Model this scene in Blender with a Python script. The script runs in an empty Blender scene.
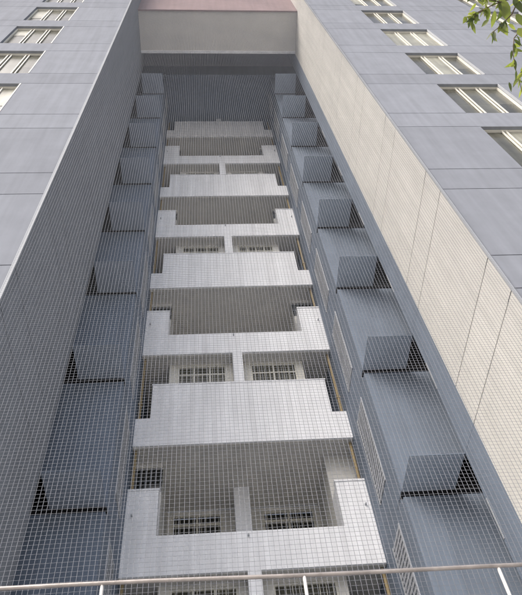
import bpy, math, random
from mathutils import Matrix, Vector
R = math.radians
random.seed(7)
scene = bpy.context.scene
col = scene.collection

# ------------------------------------------------------------------ camera
F_PX = 658.467
PITCH, YAW, ROLL = R(55.596), R(8.109), R(-8.119)
cam_d = bpy.data.cameras.new('camera')
cam = bpy.data.objects.new('camera', cam_d); col.objects.link(cam)
cam_d.sensor_fit = 'HORIZONTAL'; cam_d.sensor_width = 36.0
cam_d.lens = 36.0 * F_PX / 522.0
cam_d.clip_start = 0.05; cam_d.clip_end = 2000
r0 = Vector((math.cos(YAW), -math.sin(YAW), 0))
h0 = Vector((math.sin(YAW), math.cos(YAW), 0))
fw = h0 * math.cos(PITCH) + Vector((0, 0, 1)) * math.sin(PITCH)
u0 = -h0 * math.sin(PITCH) + Vector((0, 0, 1)) * math.cos(PITCH)
rr = r0 * math.cos(ROLL) + u0 * math.sin(ROLL)
uu = u0 * math.cos(ROLL) - r0 * math.sin(ROLL)
cam.matrix_world = Matrix(((rr.x, uu.x, -fw.x, 0), (rr.y, uu.y, -fw.y, 0), (rr.z, uu.z, -fw.z, 0), (0, 0, 0, 1)))
scene.camera = cam

# ------------------------------------------------------------------ light: bright overcast day
w = bpy.data.worlds.new('World'); scene.world = w; w.use_nodes = True
nt = w.node_tree; bg = nt.nodes['Background']
sky = nt.nodes.new('ShaderNodeTexSky'); sky.sky_type = 'NISHITA'; sky.sun_disc = False
SUN_EL, SUN_AZ = R(42), R(228)          # compass: behind the camera and to its left
sky.sun_elevation = SUN_EL; sky.sun_rotation = SUN_AZ
sky.dust_density = 6.0; sky.air_density = 1.0; sky.ozone_density = 1.0
hsv = nt.nodes.new('ShaderNodeHueSaturation'); hsv.inputs['Saturation'].default_value = 0.85
nt.links.new(sky.outputs[0], hsv.inputs['Color']); nt.links.new(hsv.outputs[0], bg.inputs['Color'])
bg.inputs['Strength'].default_value = 0.15
sd = bpy.data.lights.new('sun', 'SUN'); sd.energy = 1.3; sd.angle = R(50); sd.color = (1.0, 0.98, 0.95)
sun = bpy.data.objects.new('sun', sd); col.objects.link(sun)
sdir = Vector((math.sin(SUN_AZ) * math.cos(SUN_EL), math.cos(SUN_AZ) * math.cos(SUN_EL), math.sin(SUN_EL)))
sun.rotation_euler = sdir.to_track_quat('Z', 'Y').to_euler()
scene.view_settings.view_transform = 'Standard'
scene.view_settings.look = 'None'
scene.view_settings.gamma = 1.0
scene.view_settings.use_curve_mapping = False
scene.view_settings.exposure = 0.98
scene.render.engine = 'CYCLES'
scene.cycles.max_bounces = 8
scene.cycles.diffuse_bounces = 5

# ------------------------------------------------------------------ materials
def mat(name, rgb, rough=0.8, var=0.06, streak=0.08, island=0.0, scale=1.5, spec=0.3, metal=0.0):
    m = bpy.data.materials.new(name); m.use_nodes = True
    t = m.node_tree; b = t.nodes['Principled BSDF']
    b.inputs['Roughness'].default_value = rough
    b.inputs['Metallic'].default_value = metal
    b.inputs['Specular IOR Level'].default_value = spec
    N = t.nodes.new; L = t.links.new
    tc = N('ShaderNodeTexCoord')
    n1 = N('ShaderNodeTexNoise'); n1.inputs['Scale'].default_value = scale; n1.inputs['Detail'].default_value = 6
    n1.inputs['Roughness'].default_value = 0.65
    L(tc.outputs['Object'], n1.inputs['Vector'])
    mp = N('ShaderNodeMapping'); mp.inputs['Scale'].default_value = (7, 7, 0.35)
    L(tc.outputs['Object'], mp.inputs['Vector'])
    n2 = N('ShaderNodeTexNoise'); n2.inputs['Scale'].default_value = 1.0; n2.inputs['Detail'].default_value = 5
    L(mp.outputs[0], n2.inputs['Vector'])
    def rng(sock, lo, hi, amp):
        r = N('ShaderNodeMapRange'); r.inputs['From Min'].default_value = lo; r.inputs['From Max'].default_value = hi
        r.inputs['To Min'].default_value = 1 - amp; r.inputs['To Max'].default_value = 1 + amp * 0.5
        L(sock, r.inputs['Value']); return r.outputs[0]
    a = rng(n1.outputs[0], 0.3, 0.7, var); c = rng(n2.outputs[0], 0.3, 0.65, streak)
    mu = N('ShaderNodeMath'); mu.operation = 'MULTIPLY'; L(a, mu.inputs[0]); L(c, mu.inputs[1]); out = mu.outputs[0]
    if island:
        g = N('ShaderNodeNewGeometry'); r2 = rng(g.outputs['Random Per Island'], 0, 1, island)
        m2 = N('ShaderNodeMath'); m2.operation = 'MULTIPLY'; L(out, m2.inputs[0]); L(r2, m2.inputs[1]); out = m2.outputs[0]
    vm = N('ShaderNodeVectorMath'); vm.operation = 'SCALE'; vm.inputs[0].default_value = rgb
    L(out, vm.inputs['Scale']); L(vm.outputs[0], b.inputs['Base Color'])
    bp = N('ShaderNodeBump'); bp.inputs['Strength'].default_value = 0.12; bp.inputs['Distance'].default_value = 0.01
    n3 = N('ShaderNodeTexNoise'); n3.inputs['Scale'].default_value = 30; L(tc.outputs['Object'], n3.inputs['Vector'])
    L(n3.outputs[0], bp.inputs['Height']); L(bp.outputs[0], b.inputs['Normal'])
    return m

M = dict(
    facade=mat('lilac_grey_cladding', (0.198, 0.213, 0.246), 0.9, 0.09, 0.09, 0.07, spec=0.06),
    beige=mat('cream_cladding', (0.555, 0.55, 0.53), 0.8, 0.06, 0.09, 0.04),
    creamsoffit=mat('cream_soffit_paint', (0.64, 0.625, 0.60), 0.85, 0.08, 0.0),
    grey=mat('slate_grey_render', (0.205, 0.222, 0.25), 0.85, 0.08, 0.10, 0.04),
    blue=mat('blue_grey_render', (0.155, 0.192, 0.25), 0.75, 0.08, 0.12, 0.05),
    bluelit=mat('blue_grey_lit_copy', (0.29, 0.34, 0.42), 0.75, 0.08, 0.05, 0.05),  # wall blue painted brighter to offset the shade under the left canopies
    bluelit_right=mat('blue_grey_lit_copy_right', (0.37, 0.43, 0.52), 0.75, 0.08, 0.05, 0.05),  # brighter still, so shaded right soffits match the sunlit wall
    white=mat('white_masonry_paint', (0.81, 0.825, 0.86), 0.85, 0.06, 0.14, 0.03),
    soffit=mat('weathered_concrete_soffit', (0.60, 0.59, 0.565), 0.9, 0.12, 0.05),
    inner=mat('pale_balcony_plaster', (0.62, 0.615, 0.59), 0.85, 0.10, 0.10),
    gap=mat('dark_joint_and_shade', (0.03, 0.032, 0.036), 0.9, 0.1, 0.0),
    dark=mat('dark_window_glass', (0.03, 0.032, 0.03), 0.12, 0.2, 0.0, spec=0.5),
    olive=mat('curtained_window_glass', (0.10, 0.10, 0.082), 0.2, 0.25, 0.2, island=0.5, spec=0.16),
    frame=mat('cream_window_frame', (0.60, 0.59, 0.54), 0.5, 0.04, 0.04),
    trim=mat('white_corner_bead', (0.32, 0.34, 0.37), 0.8, 0.04, 0.04),
    louver=mat('pale_louver_metal', (0.40, 0.42, 0.455), 0.6, 0.08, 0.08, 0.1),
    pipe=mat('ochre_drain_pipe', (0.32, 0.25, 0.14), 0.7, 0.15, 0.15),
    steel=mat('brushed_steel_tube', (0.33, 0.30, 0.285), 0.42, 0.25, 0.15, metal=0.5, spec=0.5, scale=6),
    curtain_glare=mat('pale_curtain_and_glare', (0.26, 0.26, 0.22), 0.35, 0.3, 0.3, spec=0.2),
    posts=mat('bright_steel_post', (0.72, 0.71, 0.70), 0.35, 0.1, 0.1, metal=0.3),
    net=mat('grey_nylon_cord', (0.17, 0.18, 0.205), 0.8, 0.10, 0.0, scale=3, spec=0.1),
    roof=mat('pale_grey_concrete', (0.42, 0.44, 0.47), 0.85, 0.08, 0.05),
    pink=mat('dusty_pink_fascia', (0.30, 0.22, 0.225), 0.8, 0.1, 0.1),
    ground=mat('pale_paving', (0.46, 0.45, 0.43), 0.9, 0.15, 0.0, scale=0.7),
    bark=mat('grey_brown_bark', (0.11, 0.085, 0.06), 0.95, 0.3, 0.3, scale=9),
    ac=mat('off_white_casing', (0.62, 0.60, 0.55), 0.5, 0.08, 0.15),
)

def leaf_mat():
    m = bpy.data.materials.new('green_leaf'); m.use_nodes = True
    t = m.node_tree; N = t.nodes.new; L = t.links.new
    b = t.nodes['Principled BSDF']; o = t.nodes['Material Output']
    g = N('ShaderNodeNewGeometry'); cr = N('ShaderNodeValToRGB')
    e = cr.color_ramp.elements
    e[0].position = 0; e[0].color = (0.05, 0.07, 0.03, 1)
    e[1].position = 1; e[1].color = (0.26, 0.29, 0.08, 1)
    x = e.new(0.45); x.color = (0.10, 0.13, 0.045, 1)
    L(g.outputs['Random Per Island'], cr.inputs[0]); L(cr.outputs[0], b.inputs['Base Color'])
    b.inputs['Roughness'].default_value = 0.45
    tr = N('ShaderNodeBsdfTranslucent'); mx = N('ShaderNodeMixShader'); mx.inputs[0].default_value = 0.45
    gm = N('ShaderNodeVectorMath'); gm.operation = 'MULTIPLY'; gm.inputs[1].default_value = (1.6, 1.7, 0.8)
    L(cr.outputs[0], gm.inputs[0]); L(gm.outputs[0], tr.inputs['Color'])
    L(b.outputs[0], mx.inputs[1]); L(tr.outputs[0], mx.inputs[2]); L(mx.outputs[0], o.inputs['Surface'])
    return m
M['leaf'] = leaf_mat()

# ------------------------------------------------------------------ mesh helpers
class MB:
    def __init__(s): s.v = []; s.f = []
    def box(s, x0, x1, y0, y1, z0, z1):
        x0, x1 = min(x0, x1), max(x0, x1)
        i = len(s.v)
        s.v += [(x0, y0, z0), (x1, y0, z0), (x1, y1, z0), (x0, y1, z0), (x0, y0, z1), (x1, y0, z1), (x1, y1, z1), (x0, y1, z1)]
        s.f += [tuple(i + k for k in q) for q in ((0, 3, 2, 1), (4, 5, 6, 7), (0, 1, 5, 4), (1, 2, 6, 5), (2, 3, 7, 6), (3, 0, 4, 7))]
        return s
    def tube(s, pts, rad, n=8):
        pts = [Vector(p) for p in pts]
        if not hasattr(rad, '__len__'): rad = [rad] * len(pts)
        i0 = len(s.v); prev = None
        for k, p in enumerate(pts):
            d = (pts[min(k + 1, len(pts) - 1)] - pts[max(k - 1, 0)]).normalized()
            a = prev if prev else (Vector((0, 0, 1)) if abs(d.z) < 0.9 else Vector((1, 0, 0)))
            a = (a - d * a.dot(d)).normalized(); b = d.cross(a); prev = a
            for j in range(n):
                t = 2 * math.pi * j / n
                s.v.append(tuple(p + (a * math.cos(t) + b * math.sin(t)) * rad[k]))
        for k in range(len(pts) - 1):
            for j in range(n):
                a0 = i0 + k * n + j; a1 = i0 + k * n + (j + 1) % n
                s.f.append((a0, a1, a1 + n, a0 + n))
        s.f.append(tuple(i0 + j for j in reversed(range(n))))
        s.f.append(tuple(i0 + (len(pts) - 1) * n + j for j in range(n)))
        return s
    def build(s, name, m, parent=None, smooth=False):
        me = bpy.data.meshes.new(name); me.from_pydata(s.v, [], s.f); me.update()
        me.materials.append(m)
        if smooth:
            for p in me.polygons: p.use_smooth = True
        o = bpy.data.objects.new(name, me); col.objects.link(o)
        if parent: o.parent = parent
        return o

def bevel(o, wdt=0.006):
    md = o.modifiers.new('bevel', 'BEVEL'); md.width = wdt; md.segments = 1; md.limit_method = 'ANGLE'
    return o

def empty(name, loc, label=None, cat=None, group=None):
    o = bpy.data.objects.new(name, None); col.objects.link(o); o.location = loc
    if label: o['label'] = label; o['category'] = cat
    if group: o['group'] = group
    return o

# ------------------------------------------------------------------ measurements (metres, camera at the origin)
GZ = -1.6
XR, XL = 3.886, -2.516              # side walls of the recess
YF, Y3, YA, YB, YC = 4.544, 6.962, 7.586, 8.422, 10.283
XIR, XIL = 3.01, -1.65              # inner well
S0, ZB = 6.775, 6.767
TOP = 38.0

gr = MB(); gr.box(-400, 400, -400, 400, GZ - 0.5, GZ)
o = gr.build('ground', M['ground']); o['kind'] = 'structure'

B = empty('apartment_building', (0.7, YF, GZ), 'tall grey and cream apartment block with a deep balcony recess up its middle', 'building')
BL = Vector((0.7, YF, GZ))
_build = MB.build
def part(mb, name, m, parent=B):
    """vertices are given in world space; children sit relative to the building's base"""
    mb.v = [(x - BL.x, y - BL.y, z - BL.z) for x, y, z in mb.v]
    return _build(mb, name, m, parent)
def sub(mb, name, m, parent):
    mb.v = [(x - BL.x, y - BL.y, z - BL.z) for x, y, z in mb.v]
    return _build(mb, name, m, parent)

G = 0.020                            # joint width
floors = range(-3, 10)

# ---- wings: front cladding with window openings
def wing(sign, xe, wins, xfar):
    """sign +1 right, -1 left; xe = corner, wins = [(x0,x1),...] going outwards"""
    fac = MB(); back = MB()
    lo = lambda a, b: (min(a, b), max(a, b))
    T = 0.22
    edges = [xe] + [v for ww in wins for v in ww] + [xfar]
    for n in floors:
        s = S0 + 3 * n
        if s + 0.83 < GZ: continue
        z0 = max(s, GZ)
        fac.box(xe, xfar, YF, YF + T, z0 + G / 2, s + 0.83 - G / 2)
        for k in range(0, len(edges), 2):
            a, b = lo(edges[k], edges[k + 1])
            fac.box(a, b, YF, YF + T, s + 0.83 + G / 2, min(s + 3 - G / 2, TOP))
    part(fac, 'front_cladding', M['facade'])
    for k in range(0, len(edges), 2):
        a, b = lo(edges[k], edges[k + 1])
        back.box(a + (0.14 if k == 0 and sign > 0 else 0.002), b - (0.14 if k == 0 and sign < 0 else 0.002), YF + 0.02, YF + T + 0.5, GZ, TOP)
    part(back, 'joint_backing', M['gap'])
    core = MB()
    core.box(xe + sign * 0.3, xfar, YF + T + 0.5, YA - 0.1, GZ, TOP)
    core.box(xe + sign * 0.95, xfar, YA - 0.099, 24, GZ, TOP)
    part(core, 'wing_core', M['gap'])

WR = [(5.65, 7.19), (9.93, 11.47)]
WL = [(-4.18, -5.60), (-8.46, -9.88)]
wing(+1, XR, WR, 15.0)
wing(-1, XL, WL, -13.5)

# windows of the wings
def wing_window(x0, x1, s, side):
    """opening x0<x1, from s+0.85 to s+2.98"""
    zb, zt = s + 0.85, s + 3.0 - 0.02
    yb = YF + 0.10
    fr = MB()
    t = 0.03
    fr.box(x0, x0 + t, yb - 0.03, yb + 0.05, zb, zt); fr.box(x1 - t, x1, yb - 0.03, yb + 0.05, zb, zt)
    fr.box(x0 + t, x1 - t, yb - 0.03, yb + 0.05, zt - t, zt); fr.box(x0 + t, x1 - t, yb - 0.03, yb + 0.05, zb, zb + t)
    f = part(fr, 'window', M['frame'])
    pn = MB(); W = x1 - x0
    cuts = [x0 + t, x0 + W * 0.335, x0 + W * 0.665, x1 - t]
    for k in range(3):
        for (a, b) in ((zb + t, zb + 0.95), (zb + 0.95, zt - t)):
            pn.box(cuts[k], cuts[k + 1], yb + 0.02, yb + 0.03, a + 0.002, b - 0.002)
    sub(pn, 'pane', M['olive'], f)
    rw = random.Random(int(x0 * 100) + int(s * 10))
    if side > 0 and abs(s - (S0 + 12)) < 0.1: hang = [0, 1, 2]  # every pane covered pale here, painting in a bright reflection
    else: hang = [k for k in range(3) if rw.random() < 0.22]
    for k in hang:
        cu = MB(); h_ = rw.choice([0.35, 0.6, 1.0]) if len(hang) < 3 else rw.choice([0.8, 1.0])
        cu.box(cuts[k] + 0.012, cuts[k + 1] - 0.012, yb + 0.014, yb + 0.0185, zt - t - 0.01 - (zt - zb - 0.1) * h_, zt - t - 0.01)
        sub(cu, 'curtain_glare', M['curtain_glare'], f)
    mu = MB()
    for c in cuts[1:3]:
        for d in (-0.058, 0.032):
            mu.box(c + d, c + d + 0.026, yb - 0.015, yb + 0.012, zb + t, zt - t)
    sub(mu, 'mullion', M['frame'], f)
    hd = MB(); hd.box(x0 + 0.001, x1 - 0.001, YF - 0.002, yb - 0.035, zt - 0.0, zt + 0.019)
    sub(hd, 'lintel', M['grey'], f)
    sl = MB(); sl.box(x0 + 0.002, x1 - 0.002, YF + 0.004, yb - 0.035, zb - 0.018, zb - 0.002)
    sub(sl, 'sill', M['facade'], f)
    if side > 0:
        jb = MB(); jb.box(x1 - 0.012, x1 - 0.002, YF - 0.01, yb - 0.05, zb, zt - 0.01); sub(jb, 'reveal', M['trim'], f)
    else:
        jb = MB(); jb.box(x1 - 0.03, x1 - 0.002, YF - 0.008, yb - 0.05, zb, zt - 0.01); sub(jb, 'reveal', M['frame'], f)
for n in range(-1, 8):
    for a, b in WR: wing_window(a, b, S0 + 3 * n, 1)
    for a, b in WL: wing_window(min(a, b), max(a, b), S0 + 3 * n, -1)

# ---- side walls of the recess (face each other)
def side(sign, x, m_front):
    cl = MB()
    xo = x + sign * 0.12
    for n in floors:
        s = S0 + 3 * n
        for a, b in ((s, s + 0.83), (s + 0.83, s + 3)):
            if b < GZ: continue
            cl.box(x, xo, YF + 0.0 if False else YF + 0.222, Y3, max(a, GZ) + G / 2, min(b, TOP) - G / 2)
    # the cladding's own end returns to the front
    part(cl, 'recess_cladding', m_front)
    bk = MB(); bk.box(x + sign * 0.02, xo + sign * 0.1, YF + 0.225, Y3 - 0.004, GZ, TOP)
    part(bk, 'joint_backing', M['gap'])
    ed = MB()
    for n in floors:
        s = S0 + 3 * n
        for a, b in ((s, s + 0.83), (s + 0.83, s + 3)):
            if b < GZ: continue
            ed.box(x - sign * 0.003, x + sign * 0.10, YF + 0.03, YF + 0.2215, max(a, GZ) + G / 2, min(b, TOP) - G / 2)
    part(ed, 'recess_return', m_front)
    tr = MB(); tr.box(x - sign * 0.012, x + sign * (0.035 if sign < 0 else 0.02), YF - 0.008, YF + 0.028, GZ, TOP)
    part(tr, 'corner_bead', M['trim'])
    # slate strip behind the cladding, ends at YA
    st = MB()
    for n in floors:
        s = S0 + 3 * n
        a, b = max(s, GZ), min(s + 3, TOP)
        if b <= GZ: continue
        st.box(x, x + sign * 0.25, Y3 + 0.004, YA, a + 0.004, b - 0.004)
    part(st, 'pier', M['blue'] if sign > 0 else M['grey'])
    wb = MB(); wb.box(x + sign * 0.03, x + sign * 0.22, Y3 + 0.01, YA - 0.02, GZ, TOP); part(wb, 'joint_backing', M['gap'])
    # white bead strip on the pier corner, broken at every floor
    if sign > 0:
        for n in range(-1, 5):
            s = S0 + 3 * n
            k = MB(); k.box(x - 0.008, x - 0.001, YA - 0.045, YA - 0.012, s + 1.45, s + 2.12)
            part(k, 'edge_trim', M['trim'])
side(+1, XR, M['beige'])
side(-1, XL, M['grey'])

# ---- side bays: stepped blue wall with a thin canopy at each floor
def bay(sign, xin, xw):
    for n in range(-2, 9):
        s = S0 + 3 * n
        top = s + 3 - 0.10
        if n == 7: top = 30.04
        if n == 8: continue
        wl = MB(); wl.box(xin, xw + sign * 0.0, YB, YB + 0.18, s + 0.03, top)
        hole = max(0.2, (s) * (YB / YA - 1.0) + 0.02)
        if hole < 2.7: wl.box(xw + sign * 0.002, xw + sign * 0.8, YB, YB + 0.18, s + hole, top)
        part(wl, 'bay_wall', M['blue'])
        cp = MB(); cp.box(xin, xw - sign * 0.003, YA + 0.003, YB + 0.45, s - 0.001, s + 0.014)
        cp.v = []; cp.f = []
        cp.box(xin, xw - sign * 0.003, YA + 0.003, YB - 0.004, s - 0.001, s + 0.016)
        co = part(cp, 'canopy', M['blue'])
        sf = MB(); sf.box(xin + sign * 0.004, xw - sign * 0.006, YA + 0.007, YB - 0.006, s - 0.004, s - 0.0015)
        sub(sf, 'soffit', M['bluelit'] if sign < 0 else M['bluelit_right'], co)
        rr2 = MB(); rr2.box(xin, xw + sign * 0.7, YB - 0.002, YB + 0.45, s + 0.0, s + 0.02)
        sub(rr2, 'shadow_joint', M['gap'], co)  # near-black strip paints in the shade seen through the gap
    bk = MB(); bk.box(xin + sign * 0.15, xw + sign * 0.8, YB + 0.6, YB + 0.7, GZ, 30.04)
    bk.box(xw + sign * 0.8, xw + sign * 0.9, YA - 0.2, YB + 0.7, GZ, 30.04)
    part(bk, 'shaft_shade_lining', M['gap'])  # near-black lining puts the shade of the hollow into its colour
bay(+1, XIR, XR)
bay(-1, XIL, XL)

# ---- inner side faces of the well with louvres
def flank(sign, x):
    wl = MB(); y0, y1 = 9.0, 9.70
    x2 = x + sign * 0.15
    wl.box(x, x2, YB + 0.182, y0, GZ, 30.04)
    wl.box(x, x2, y1, YC + 3.0, GZ, 30.04)
    for n in range(-2, 8):
        s = S0 + 3 * n
        wl.box(x, x2, y0, y1, s - 0.15, s + 0.75)
    part(wl, 'flank_wall', M['blue'])
    for n in range(-2, 8):
        s = S0 + 3 * n
        za, zb = s + 0.75, min(s + 2.85, 30.0)
        lv = MB()
        lv.box(x - sign * 0.02, x + sign * 0.05, y0, y0 + 0.035, za, zb); lv.box(x - sign * 0.02, x + sign * 0.05, y1 - 0.035, y1, za, zb)
        f = part(lv, 'louver', M['louver'])
        sl = MB(); k = za + 0.03
        while k < zb - 0.05:
            sl.box(x - sign * 0.015, x + sign * 0.03, y0 + 0.037, y1 - 0.037, k, k + 0.055); k += 0.105
        sub(sl, 'slat', M['louver'], f)
        bb = MB(); bb.box(x + sign * 0.08, x + sign * 0.12, y0 + 0.002, y1 - 0.002, za, zb); sub(bb, 'backing', M['grey'], f)
flank(+1, XIR)
flank(-1, XIL)

# ---- balconies
def balcony(n):
    z = ZB + 3 * n
    t_type = n % 2 != 0
    p = MB(); th = 0.12
    xa, xb = XIL + 0.004, XIR - 0.004
    y0, y1 = YC, YC + th
    if t_type:
        p.box(xa, xb, y0, y1, z, z + 0.80)
        p.box(-1.33, 2.69, y0, y1, z + 0.80, z + 1.87)
    else:
        p.box(xa, xb, y0, y1, z, z + 0.80)
        p.box(xa, -1.05, y0, y1, z + 0.80, z + 1.83)
        p.box(2.41, xb, y0, y1, z + 0.80, z + 1.83)
    par = part(p, 'balcony', M['white'])
    c = MB()
    if t_type:
        c.box(-1.345, 2.705, y0 - 0.012, y1 + 0.012, z + 1.872, z + 1.91)
    else:
        c2 = MB(); c2.box(xa, -1.035, y0 - 0.015, y1 + 0.015, z + 1.832, z + 1.875); sub(c2, 'coping', M['white'], par)
        c.box(2.395, xb, y0 - 0.015, y1 + 0.015, z + 1.832, z + 1.875)
        for a_ in (-1.15, 2.412):      # return walls behind the raised ends
            rt = MB(); rt.box(a_, a_ + 0.098, y1 + 0.016, YC + 0.55, z + 0.132, z + 1.83); sub(rt, 'return_wall', M['white'], par)
    sub(c, 'coping', M['white'], par)
    if not t_type:
        for px_, pz_ in ((0.62, z + 0.70), (-1.52, z + 1.25), (2.90, z + 1.25)):
            sp = MB().tube([(px_, y0 - 0.07, pz_ - 0.012), (px_, y0 + 0.02, pz_)], 0.018, 10); sub(sp, 'drain_spout', M['roof'], par)
    depth = 2.2
    sl = MB(); sl.box(xa, xb, y1 + 0.002, YC + depth, z + 0.02, z + 0.13)
    sub(sl, 'floor_slab', M['soffit'], par)
    drip = MB(); drip.box(xa, xb, y0 + 0.045, y1 - 0.01, z - 0.012, z - 0.001); sub(drip, 'drip_edge', M['soffit'], par)
    zn = z + 3.018
    if t_type:
        q = MB(); q.box(0.56, 0.80, y0 + 0.001, y0 + 0.34, z + 1.912, z + 2.998); part(q, 'pillar', M['white'])
        # enclosed room front just behind the parapet, narrower than it
        yr = YC + 0.36
        wz = (z + 1.25, z + 2.96)
        wns = [(-0.80, 0.40), (1.00, 2.15)]
        rm = MB()
        xs = [-1.0, -0.80, 0.40, 1.00, 2.15, 2.32]
        rm.box(xs[0], xs[1], yr, yr + 0.12, z + 0.13, zn - 0.002); rm.box(xs[2], xs[3], yr, yr + 0.12, z + 0.13, zn - 0.002)
        rm.box(xs[4], xs[5], yr, yr + 0.12, z + 0.13, zn - 0.002)
        for a, b in wns:
            rm.box(a, b, yr, yr + 0.12, z + 0.13, wz[0]); rm.box(a, b, yr, yr + 0.12, wz[1], zn - 0.002)
        rm.box(-1.0, -0.88, yr + 0.12, YC + depth, z + 0.13, zn - 0.002); rm.box(2.2, 2.32, yr + 0.12, YC + depth, z + 0.13, zn - 0.002)
        part(rm, 'room_wall', M['inner'] if n != 1 else M['frame'])
        for i, (a, b) in enumerate(wns):
            k = 4 if (n == 3 and i) else (3 if (n + i) % 2 else 2)
            f = MB(); t = 0.045
            f.box(a, b, yr + 0.02, yr + 0.09, wz[1] - t, wz[1]); f.box(a, b, yr + 0.02, yr + 0.09, wz[0], wz[0] + t)
            for j in range(k + 1):
                xx = a + (b - a - t) * j / k
                f.box(xx, xx + t, yr + 0.021, yr + 0.089, wz[0] + t, wz[1] - t)
            fo = part(f, 'window', M['frame'])
            g = MB()
            for j in range(k):
                g.box(a + t + (b - a - t) * j / k + 0.002, a + (b - a - t) * (j + 1) / k - 0.002, yr + 0.05, yr + 0.06, wz[0] + t, wz[1] - t)
            sub(g, 'pane', M['olive'], fo)
            if n <= 3:
                h = MB(); h.box(a + t, b - t, yr + 0.015, yr + 0.04, wz[1] - 0.34, wz[1] - 0.30)
                for j in range(9): h.box(a + 0.1 + j * (b - a - 0.2) / 8, a + 0.112 + j * (b - a - 0.2) / 8, yr - 0.005, yr + 0.012, wz[0], wz[1])
                sub(h, 'grille', M['frame'], fo)
        bw = MB(); bw.box(xa, xb, YC + depth, YC + depth + 0.1, z + 0.13, zn); part(bw, 'back_wall', M['soffit'])
    else:
        yw = YC + depth
        bw = MB()
        wz = (z + 0.95, z + 2.93); wns = [(-0.95, 0.20), (1.10, 2.30)]
        xs = [xa, -0.95, 0.20, 1.10, 2.30, xb]
        for k in (0, 2, 4): bw.box(xs[k], xs[k + 1], yw, yw + 0.1, z + 0.13, zn)
        for a, b in wns: bw.box(a, b, yw, yw + 0.1, z + 0.13, wz[0]); bw.box(a, b, yw, yw + 0.1, wz[1], zn)
        part(bw, 'back_wall', M['inner'])
        if n <= 0:
            q = MB(); q.box(0.47, 0.80, YC + 1.45, yw - 0.001, z + 0.13, zn - 0.002); part(q, 'pier', M['white'])
        for a, b in wns:
            f = MB(); t = 0.05
            f.box(a, b, yw + 0.02, yw + 0.08, wz[0], wz[0] + t); f.box(a, b, yw + 0.02, yw + 0.08, wz[1] - t, wz[1])
            f.box(a, b, yw + 0.0, yw + 0.081, z + 2.62, z + 2.68)
            for j in range(1, 12): f.box(a + (b - a) * j / 12, a + (b - a) * j / 12 + 0.012, yw - 0.02, yw - 0.002, wz[0], wz[1])
            for j in range(3):
                xx = a + (b - a - t) * j / 2; f.box(xx, xx + t, yw + 0.021, yw + 0.079, wz[0] + t, wz[1] - t)
            fo = part(f, 'window', M['frame'])
            g = MB(); g.box(a + t, b - t, yw + 0.085, yw + 0.095, wz[0] + t, wz[1] - t); sub(g, 'pane', M['dark'], fo)
        # utility niches at both ends
        yn = YC + 0.56
        for a, b, wx, vent in ((xa, -1.052, -1.15, True), (2.412, xb, 2.412, n != 0)):
            nb = MB(); nb.box(a, b, yn, yn + 0.1, z + 0.13, (z + 2.25) if vent else zn)
            if vent: nb.box(a, b, yn, yn + 0.1, z + 2.9, zn)
            nb.box(wx, wx + 0.098, yn + 0.098, yw - 0.001, z + 0.13, zn - 0.002)
            part(nb, 'utility_wall', M['inner'])
        for (a, b) in ([(xa, -1.052)] + ([(2.412, xb)] if n else [])):
            v = MB()
            for j in range(6):
                xx = a + 0.03 + j * (b - a - 0.08) / 5; v.box(xx, xx + 0.02, yn + 0.02, yn + 0.04, z + 2.25, z + 2.9)
            v.box(a, b, yn + 0.015, yn + 0.045, z + 2.56, z + 2.58)
            vo = part(v, 'vent_window', M['grey'])
            k = MB(); k.box(a, b, yn + 0.07, yn + 0.08, z + 2.251, z + 2.899); sub(k, 'pane', M['dark'], vo)
for n in range(-2, 8): balcony(n)

for x in (XIL + 0.055, XIR - 0.055):
    pp = MB().tube([(x, YC + 0.17, 2.0), (x, YC + 0.17, 30.0)], 0.032, 8)
    for n in range(-1, 8): pp.box(x - 0.045, x + 0.045, YC + 0.135, YC + 0.21, S0 + 3 * n + 1.4, S0 + 3 * n + 1.44)
    part(pp, 'drain_pipe', M['pipe'])

# ---- roof over the recess
rb = MB(); rb.box(XL + 0.002, XR - 0.002, 5.33, Y3, 28.5, 29.2); part(rb, 'bridge_soffit', M['creamsoffit'])
rl = MB(); rl.box(XL + 0.002, XR - 0.002, Y3 - 0.10, Y3 - 0.003, 28.45, 28.498); part(rl, 'soffit_lip', M['white'])
rp = MB(); rp.box(XL + 0.002, XR - 0.002, 5.27, 5.328, 28.44, 36.0); part(rp, 'fascia', M['pink'])
ru = MB(); ru.box(XL - 0.6, XR + 0.6, Y3 + 0.003, YB - 0.15, 31.5, 31.8); part(ru, 'roof_slab', M['roof'])
rw = MB(); rw.box(XL - 0.8, XR + 0.8, YB - 0.15, YB + 0.05, 30.05, 31.8); part(rw, 'roof_beam', M['blue'])
rk = MB(); rk.box(XL - 0.8, XR + 0.8, YB + 0.052, 14.0, 30.07, 31.8); part(rk, 'roof_slab', M['blue'])
rr_ = MB(); rr_.box(XL - 0.2, XR + 0.2, 5.33, 14.0, 35.5, 36.0); part(rr_, 'roof_deck', M['roof'])

# ------------------------------------------------------------------ podium edge wall
pw = MB(); pw.box(-13.5, 15.0, 4.22, YF - 0.02, GZ, 1.75); pw.box(-13.5, 15.0, 4.17, YF - 0.02, 1.752, 1.83)
pw.box(XL + 0.01, XR - 0.01, YF + 0.02, YC + 2.0, GZ, 1.74)
o = pw.build('podium_wall', M['roof']); o['label'] = 'low grey podium wall under the steel guardrail'; o['category'] = 'wall'

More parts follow.
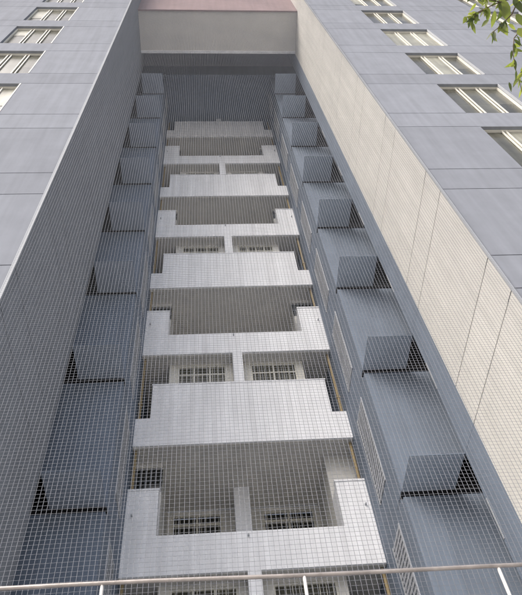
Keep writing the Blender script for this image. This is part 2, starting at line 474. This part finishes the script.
# ------------------------------------------------------------------ guardrail
gl = Vector((0, 4.38, 1.83))
gd = empty('guardrail', gl, 'slim steel guardrail running across the bottom edge of the view', 'railing')
def loc(mb, base):
    mb.v = [(x - base.x, y - base.y, z - base.z) for x, y, z in mb.v]; return mb
pts = [(-12 + 0.5 * k, 4.38 + 0.004 * math.sin(k * 1.3), 2.832 - 0.0150 * (-12 + 0.5 * k) + 0.003 * math.sin(k * 0.9)) for k in range(52)]
loc(MB().tube(pts, 0.0155, 12), gl).build('top_rail', M['steel'], gd, True)
x = -0.81 - 1.46 * 7
while x < 14:
    loc(MB().tube([(x, 4.385, 1.84), (x, 4.385, 2.820 - 0.0150 * x)], 0.013, 10), gl).build('post', M['posts'], gd, True)
    f = loc(MB().tube([(x, 4.385, 1.832), (x, 4.385, 1.845)], 0.04, 12), gl).build('post_foot', M['steel'], gd, True)
    x += 1.46

# ------------------------------------------------------------------ safety net
def net():
    cell = (XR - XL) / 155.0
    z0, z1 = 1.86, 34.5
    yc = YF - 0.055
    hv, hh = 0.00145, 0.00082      # half widths of upright and cross cords
    def sag(x, z):
        u = (x - XL) / (XR - XL); e = math.sin(math.pi * u)
        return 0.035 * e * (math.sin(z * 0.9 + 1.1) + 0.6 * math.sin(z * 2.3 + x * 1.7)) * 0.5
    def wob(x, z): return 0.006 * math.sin(z * 0.55 + x * 0.8) + 0.002 * math.sin(z * 2.1 + x * 3.3) + 0.0008 * math.sin(z * 5.7 + x * 9.1)
    def wobz(x, z): return 0.010 * math.sin(x * 0.9 + z * 0.37) + 0.002 * math.sin(x * 2.7 + z * 1.9) + 0.0008 * math.sin(x * 3.1 + z * 7.3)
    V = []; Fc = []
    def strip(pts, a, b):
        i = len(V)
        for p in pts:
            V.extend([tuple(p + a + b), tuple(p - a + b), tuple(p - a - b), tuple(p + a - b)])
        for k in range(len(pts) - 1):
            for j in range(4):
                q = i + 4 * k
                Fc.append((q + j, q + (j + 1) % 4, q + 4 + (j + 1) % 4, q + 4 + j))
    ay = Vector((0, hv, 0)); ax = Vector((hv, 0, 0)); az = Vector((0, 0, hh)); ah = Vector((0, hh, 0))
    nz = 110
    for i in range(156):
        x = XL + i * cell + random.uniform(-0.0007, 0.0007)
        x = min(max(x, XL + 0.004), XR - 0.004)
        pts = []
        for k in range(nz + 1):
            z = z0 + (z1 - z0) * (k / nz) ** 1.5
            e = math.sin(math.pi * (x - XL) / (XR - XL))
            pts.append(Vector((x + wob(x, z) * min(1, 4 * e), yc + sag(x, z), z)))
        strip(pts, ax, ay)
    z = z0; nx = 32
    while z < z1:
        pts = []
        for k in range(nx + 1):
            x = XL + (XR - XL) * k / nx
            pts.append(Vector((x, yc + sag(x, z), z + wobz(x, z))))
        strip(pts, az, ah)
        z += cell * random.uniform(0.98, 1.02)
    me = bpy.data.meshes.new('safety_net'); me.from_pydata(V, [], Fc); me.update(); me.materials.append(M['net'])
    o = bpy.data.objects.new('safety_net', me); col.objects.link(o)
    o['label'] = 'fine grey square mesh netting stretched over the building recess'; o['category'] = 'netting'
net()

# ------------------------------------------------------------------ tree whose twigs hang into the top right corner
def unpx(x, y, d):
    return None
tb = Vector((3.7, -1.6, GZ))
tree = empty('tree', tb, 'leafy green tree whose twigs hang in front of the cladding at upper right', 'tree')
def project(p):
    q = Vector((p.dot(rr), p.dot(uu), p.dot(fw)))
    if q.z <= 0.05: return None
    return 261 + F_PX * q.x / q.z, 297.5 - F_PX * q.y / q.z
def in_frame_ok(p):
    """keep the crown clear of the view except in the corner where the photo has it"""
    a = project(p)
    if a is None: return True
    x, y = a
    if x > 535 or x < -10 or y < -10 or y > 605: return True
    return False
trunk = [(3.7, -1.6, GZ), (3.62, -1.5, 0.2), (3.45, -1.35, 2.0), (3.2, -1.1, 3.4), (3.1, -0.8, 4.6), (3.15, -0.6, 5.6)]
tk = MB().tube(trunk, [0.17, 0.14, 0.115, 0.09, 0.06, 0.03], 12)
limbs = [[(3.45, -1.35, 2.0), (4.1, -1.2, 3.0), (4.7, -0.9, 3.9)],
         [(3.3, -1.2, 2.8), (2.8, -0.6, 3.5), (2.45, 0.0, 3.95), (2.15, 0.45, 4.12)],
         [(3.2, -1.1, 3.4), (3.7, -0.3, 4.2), (4.0, 0.3, 4.8)],
         [(3.15, -0.95, 4.0), (2.5, -1.2, 4.8), (2.0, -1.4, 5.5)],
         [(3.1, -0.8, 4.6), (2.7, -0.3, 5.3), (2.45, 0.2, 5.8)],
         [(3.45, -1.35, 2.2), (3.9, -2.2, 3.2), (4.1, -3.0, 4.0)]]
for lb in limbs:
    n = len(lb); tk.tube(lb, [0.06 - 0.045 * k / (n - 1) for k in range(n)], 8)
loc(tk, tb).build('trunk', M['bark'], tree, True)
crown = MB()
def leaf(base, d, up, L_, W_):
    """pointed ovate leaf, folded a little along its midrib and drooping to the tip"""
    d = d.normalized(); s = d.cross(up)
    if s.length < 1e-3: s = d.cross(Vector((1, 0, 0)))
    s.normalize(); nrm = s.cross(d).normalized()
    prof = [(0, 0.02), (0.12, 0.55), (0.3, 0.95), (0.5, 1.0), (0.7, 0.72), (0.86, 0.36), (1.0, 0.02)]
    i = len(crown.v)
    for t, wv in prof:
        c = base + d * (L_ * t) - nrm * (0.16 * L_ * t * t)
        ww = 0.5 * W_ * wv
        crown.v += [tuple(c - s * ww + nrm * (0.28 * ww)), tuple(c), tuple(c + s * ww + nrm * (0.28 * ww))]
    for k in range(len(prof) - 1):
        a = i + 3 * k
        crown.f += [(a, a + 1, a + 4, a + 3), (a + 1, a + 2, a + 5, a + 4)]
rnd = random.Random(11)
def rv(): return Vector((rnd.gauss(0, 1), rnd.gauss(0, 1), rnd.gauss(0, 1))).normalized()
cnt = 0
while cnt < 2600:
    lb = rnd.choice(limbs + [trunk[3:]])
    k = rnd.randrange(len(lb) - 1); t = rnd.random()
    c = Vector(lb[k]).lerp(Vector(lb[k + 1]), t) + rv() * abs(rnd.gauss(0, 0.55)) + Vector((0, 0, 0.15))
    if c.z < 2.2 or not in_frame_ok(c): continue
    for q in range(3):
        b0 = c + rv() * 0.06
        dd = rv() + Vector((0, 0, -0.5))
        if in_frame_ok(b0) and in_frame_ok(b0 + dd.normalized() * 0.12):
            leaf(b0, dd, Vector((0, 0, 1)) + rv() * 0.4, rnd.uniform(0.07, 0.11), rnd.uniform(0.03, 0.05)); cnt += 1
# the spray of twigs and leaves seen in the corner (points in metres)
TW = MB()
def P(x, y, d):
    q = (rr * ((x - 261) / F_PX) + uu * (-(y - 297.5) / F_PX) + fw)
    return q * d
SPRAY = 1
twigs = [[(545, -20, 3.6), (520, -4, 3.55), (500, 2, 3.5), (486, 8, 3.5), (472, 15, 3.5), (465, 17, 3.5)],
         [(520, -4, 3.55), (512, 14, 3.5), (500, 26, 3.5), (492, 33, 3.5)],
         [(545, 10, 3.7), (527, 22, 3.6), (514, 38, 3.6), (513, 54, 3.55), (516, 70, 3.55)],
         [(545, 40, 3.7), (530, 60, 3.6), (518, 76, 3.6), (522, 92, 3.6)],
         [(500, 2, 3.5), (480, -3, 3.45), (462, -8, 3.45)],
         [(486, 8, 3.5), (477, 14, 3.5), (474, 20, 3.5)]]
for tw in twigs:
    n = len(tw); TW.tube([P(*q) for q in tw], [0.0045 - 0.003 * k / (n - 1) for k in range(n)], 6)
TW.tube([(2.45, 0.0, 3.95), (2.15, 0.45, 4.12), tuple(P(545, -20, 3.6))], [0.02, 0.012, 0.005], 6)
TW.tube([(2.45, 0.0, 3.95), tuple(P(545, 10, 3.7))], [0.014, 0.005], 6)
TW.tube([(2.15, 0.45, 4.12), tuple(P(545, 40, 3.7))], [0.012, 0.005], 6)
loc(TW, tb).build('twig', M['bark'], tree, True)
hand = [  # base px, tip px, distance, width in metres
    ((499, -2), (512, 24), 3.5, 0.085), ((506, 2), (498, 22), 3.52, 0.05), ((501, 22), (509, 37), 3.5, 0.05),
    ((471, 21), (476, 35), 3.5, 0.028), ((491, 33), (498, 43), 3.5, 0.020), ((474, 15), (464, 17), 3.5, 0.022),
    ((487, 6), (489, 24), 3.5, 0.045), ((489, 20), (480, 27), 3.5, 0.035), ((476, 3), (470, 12), 3.45, 0.022),
    ((513, 44), (522, 47), 3.6, 0.03), ((516, 48), (517, 58), 3.55, 0.025), ((515, 62), (505, 68), 3.55, 0.028),
    ((518, 28), (524, 38), 3.55, 0.05), ((513, 0), (524, 12), 3.5, 0.07), ((478, -4), (484, 5), 3.45, 0.05),
    ((468, -6), (463, 1), 3.45, 0.03), ((519, 76), (520, 90), 3.6, 0.035), ((524, 72), (515, 80), 3.6, 0.03),
    ((495, 10), (492, 30), 3.5, 0.04), ((516, 14), (524, 26), 3.5, 0.055), ((509, 82), (512, 92), 3.6, 0.022),
    ((490, -6), (496, 4), 3.5, 0.06), ((520, -6), (512, 4), 3.5, 0.06), ((512, 50), (511, 60), 3.6, 0.02),
    ((522, 84), (526, 96), 3.6, 0.04), ((508, 24), (518, 30), 3.5, 0.03), ((484, 10), (478, 6), 3.5, 0.02)]
for (bx, by), (tx, ty), d, wd in hand:
    b0 = P(bx, by, d); t0 = P(tx, ty, d + rnd.uniform(-0.03, 0.05))
    dd = t0 - b0
    leaf(b0, dd, -fw + rv() * 0.55, dd.length * 0.92, wd * 0.72)
# small leaves crowding the same twigs
for tw in twigs:
    for k in range(len(tw) - 1):
        for q in range(5):
            c = P(*tw[k]).lerp(P(*tw[k + 1]), rnd.random())
            dd = rv() + Vector((0, 0, -0.6)) - uu * 0.5
            leaf(c, dd, -fw + rv() * 0.8, rnd.uniform(0.03, 0.075), rnd.uniform(0.012, 0.026))
crown.v = [(x - tb.x, y - tb.y, z - tb.z) for x, y, z in crown.v]
crown.build('crown', M['leaf'], tree, True)
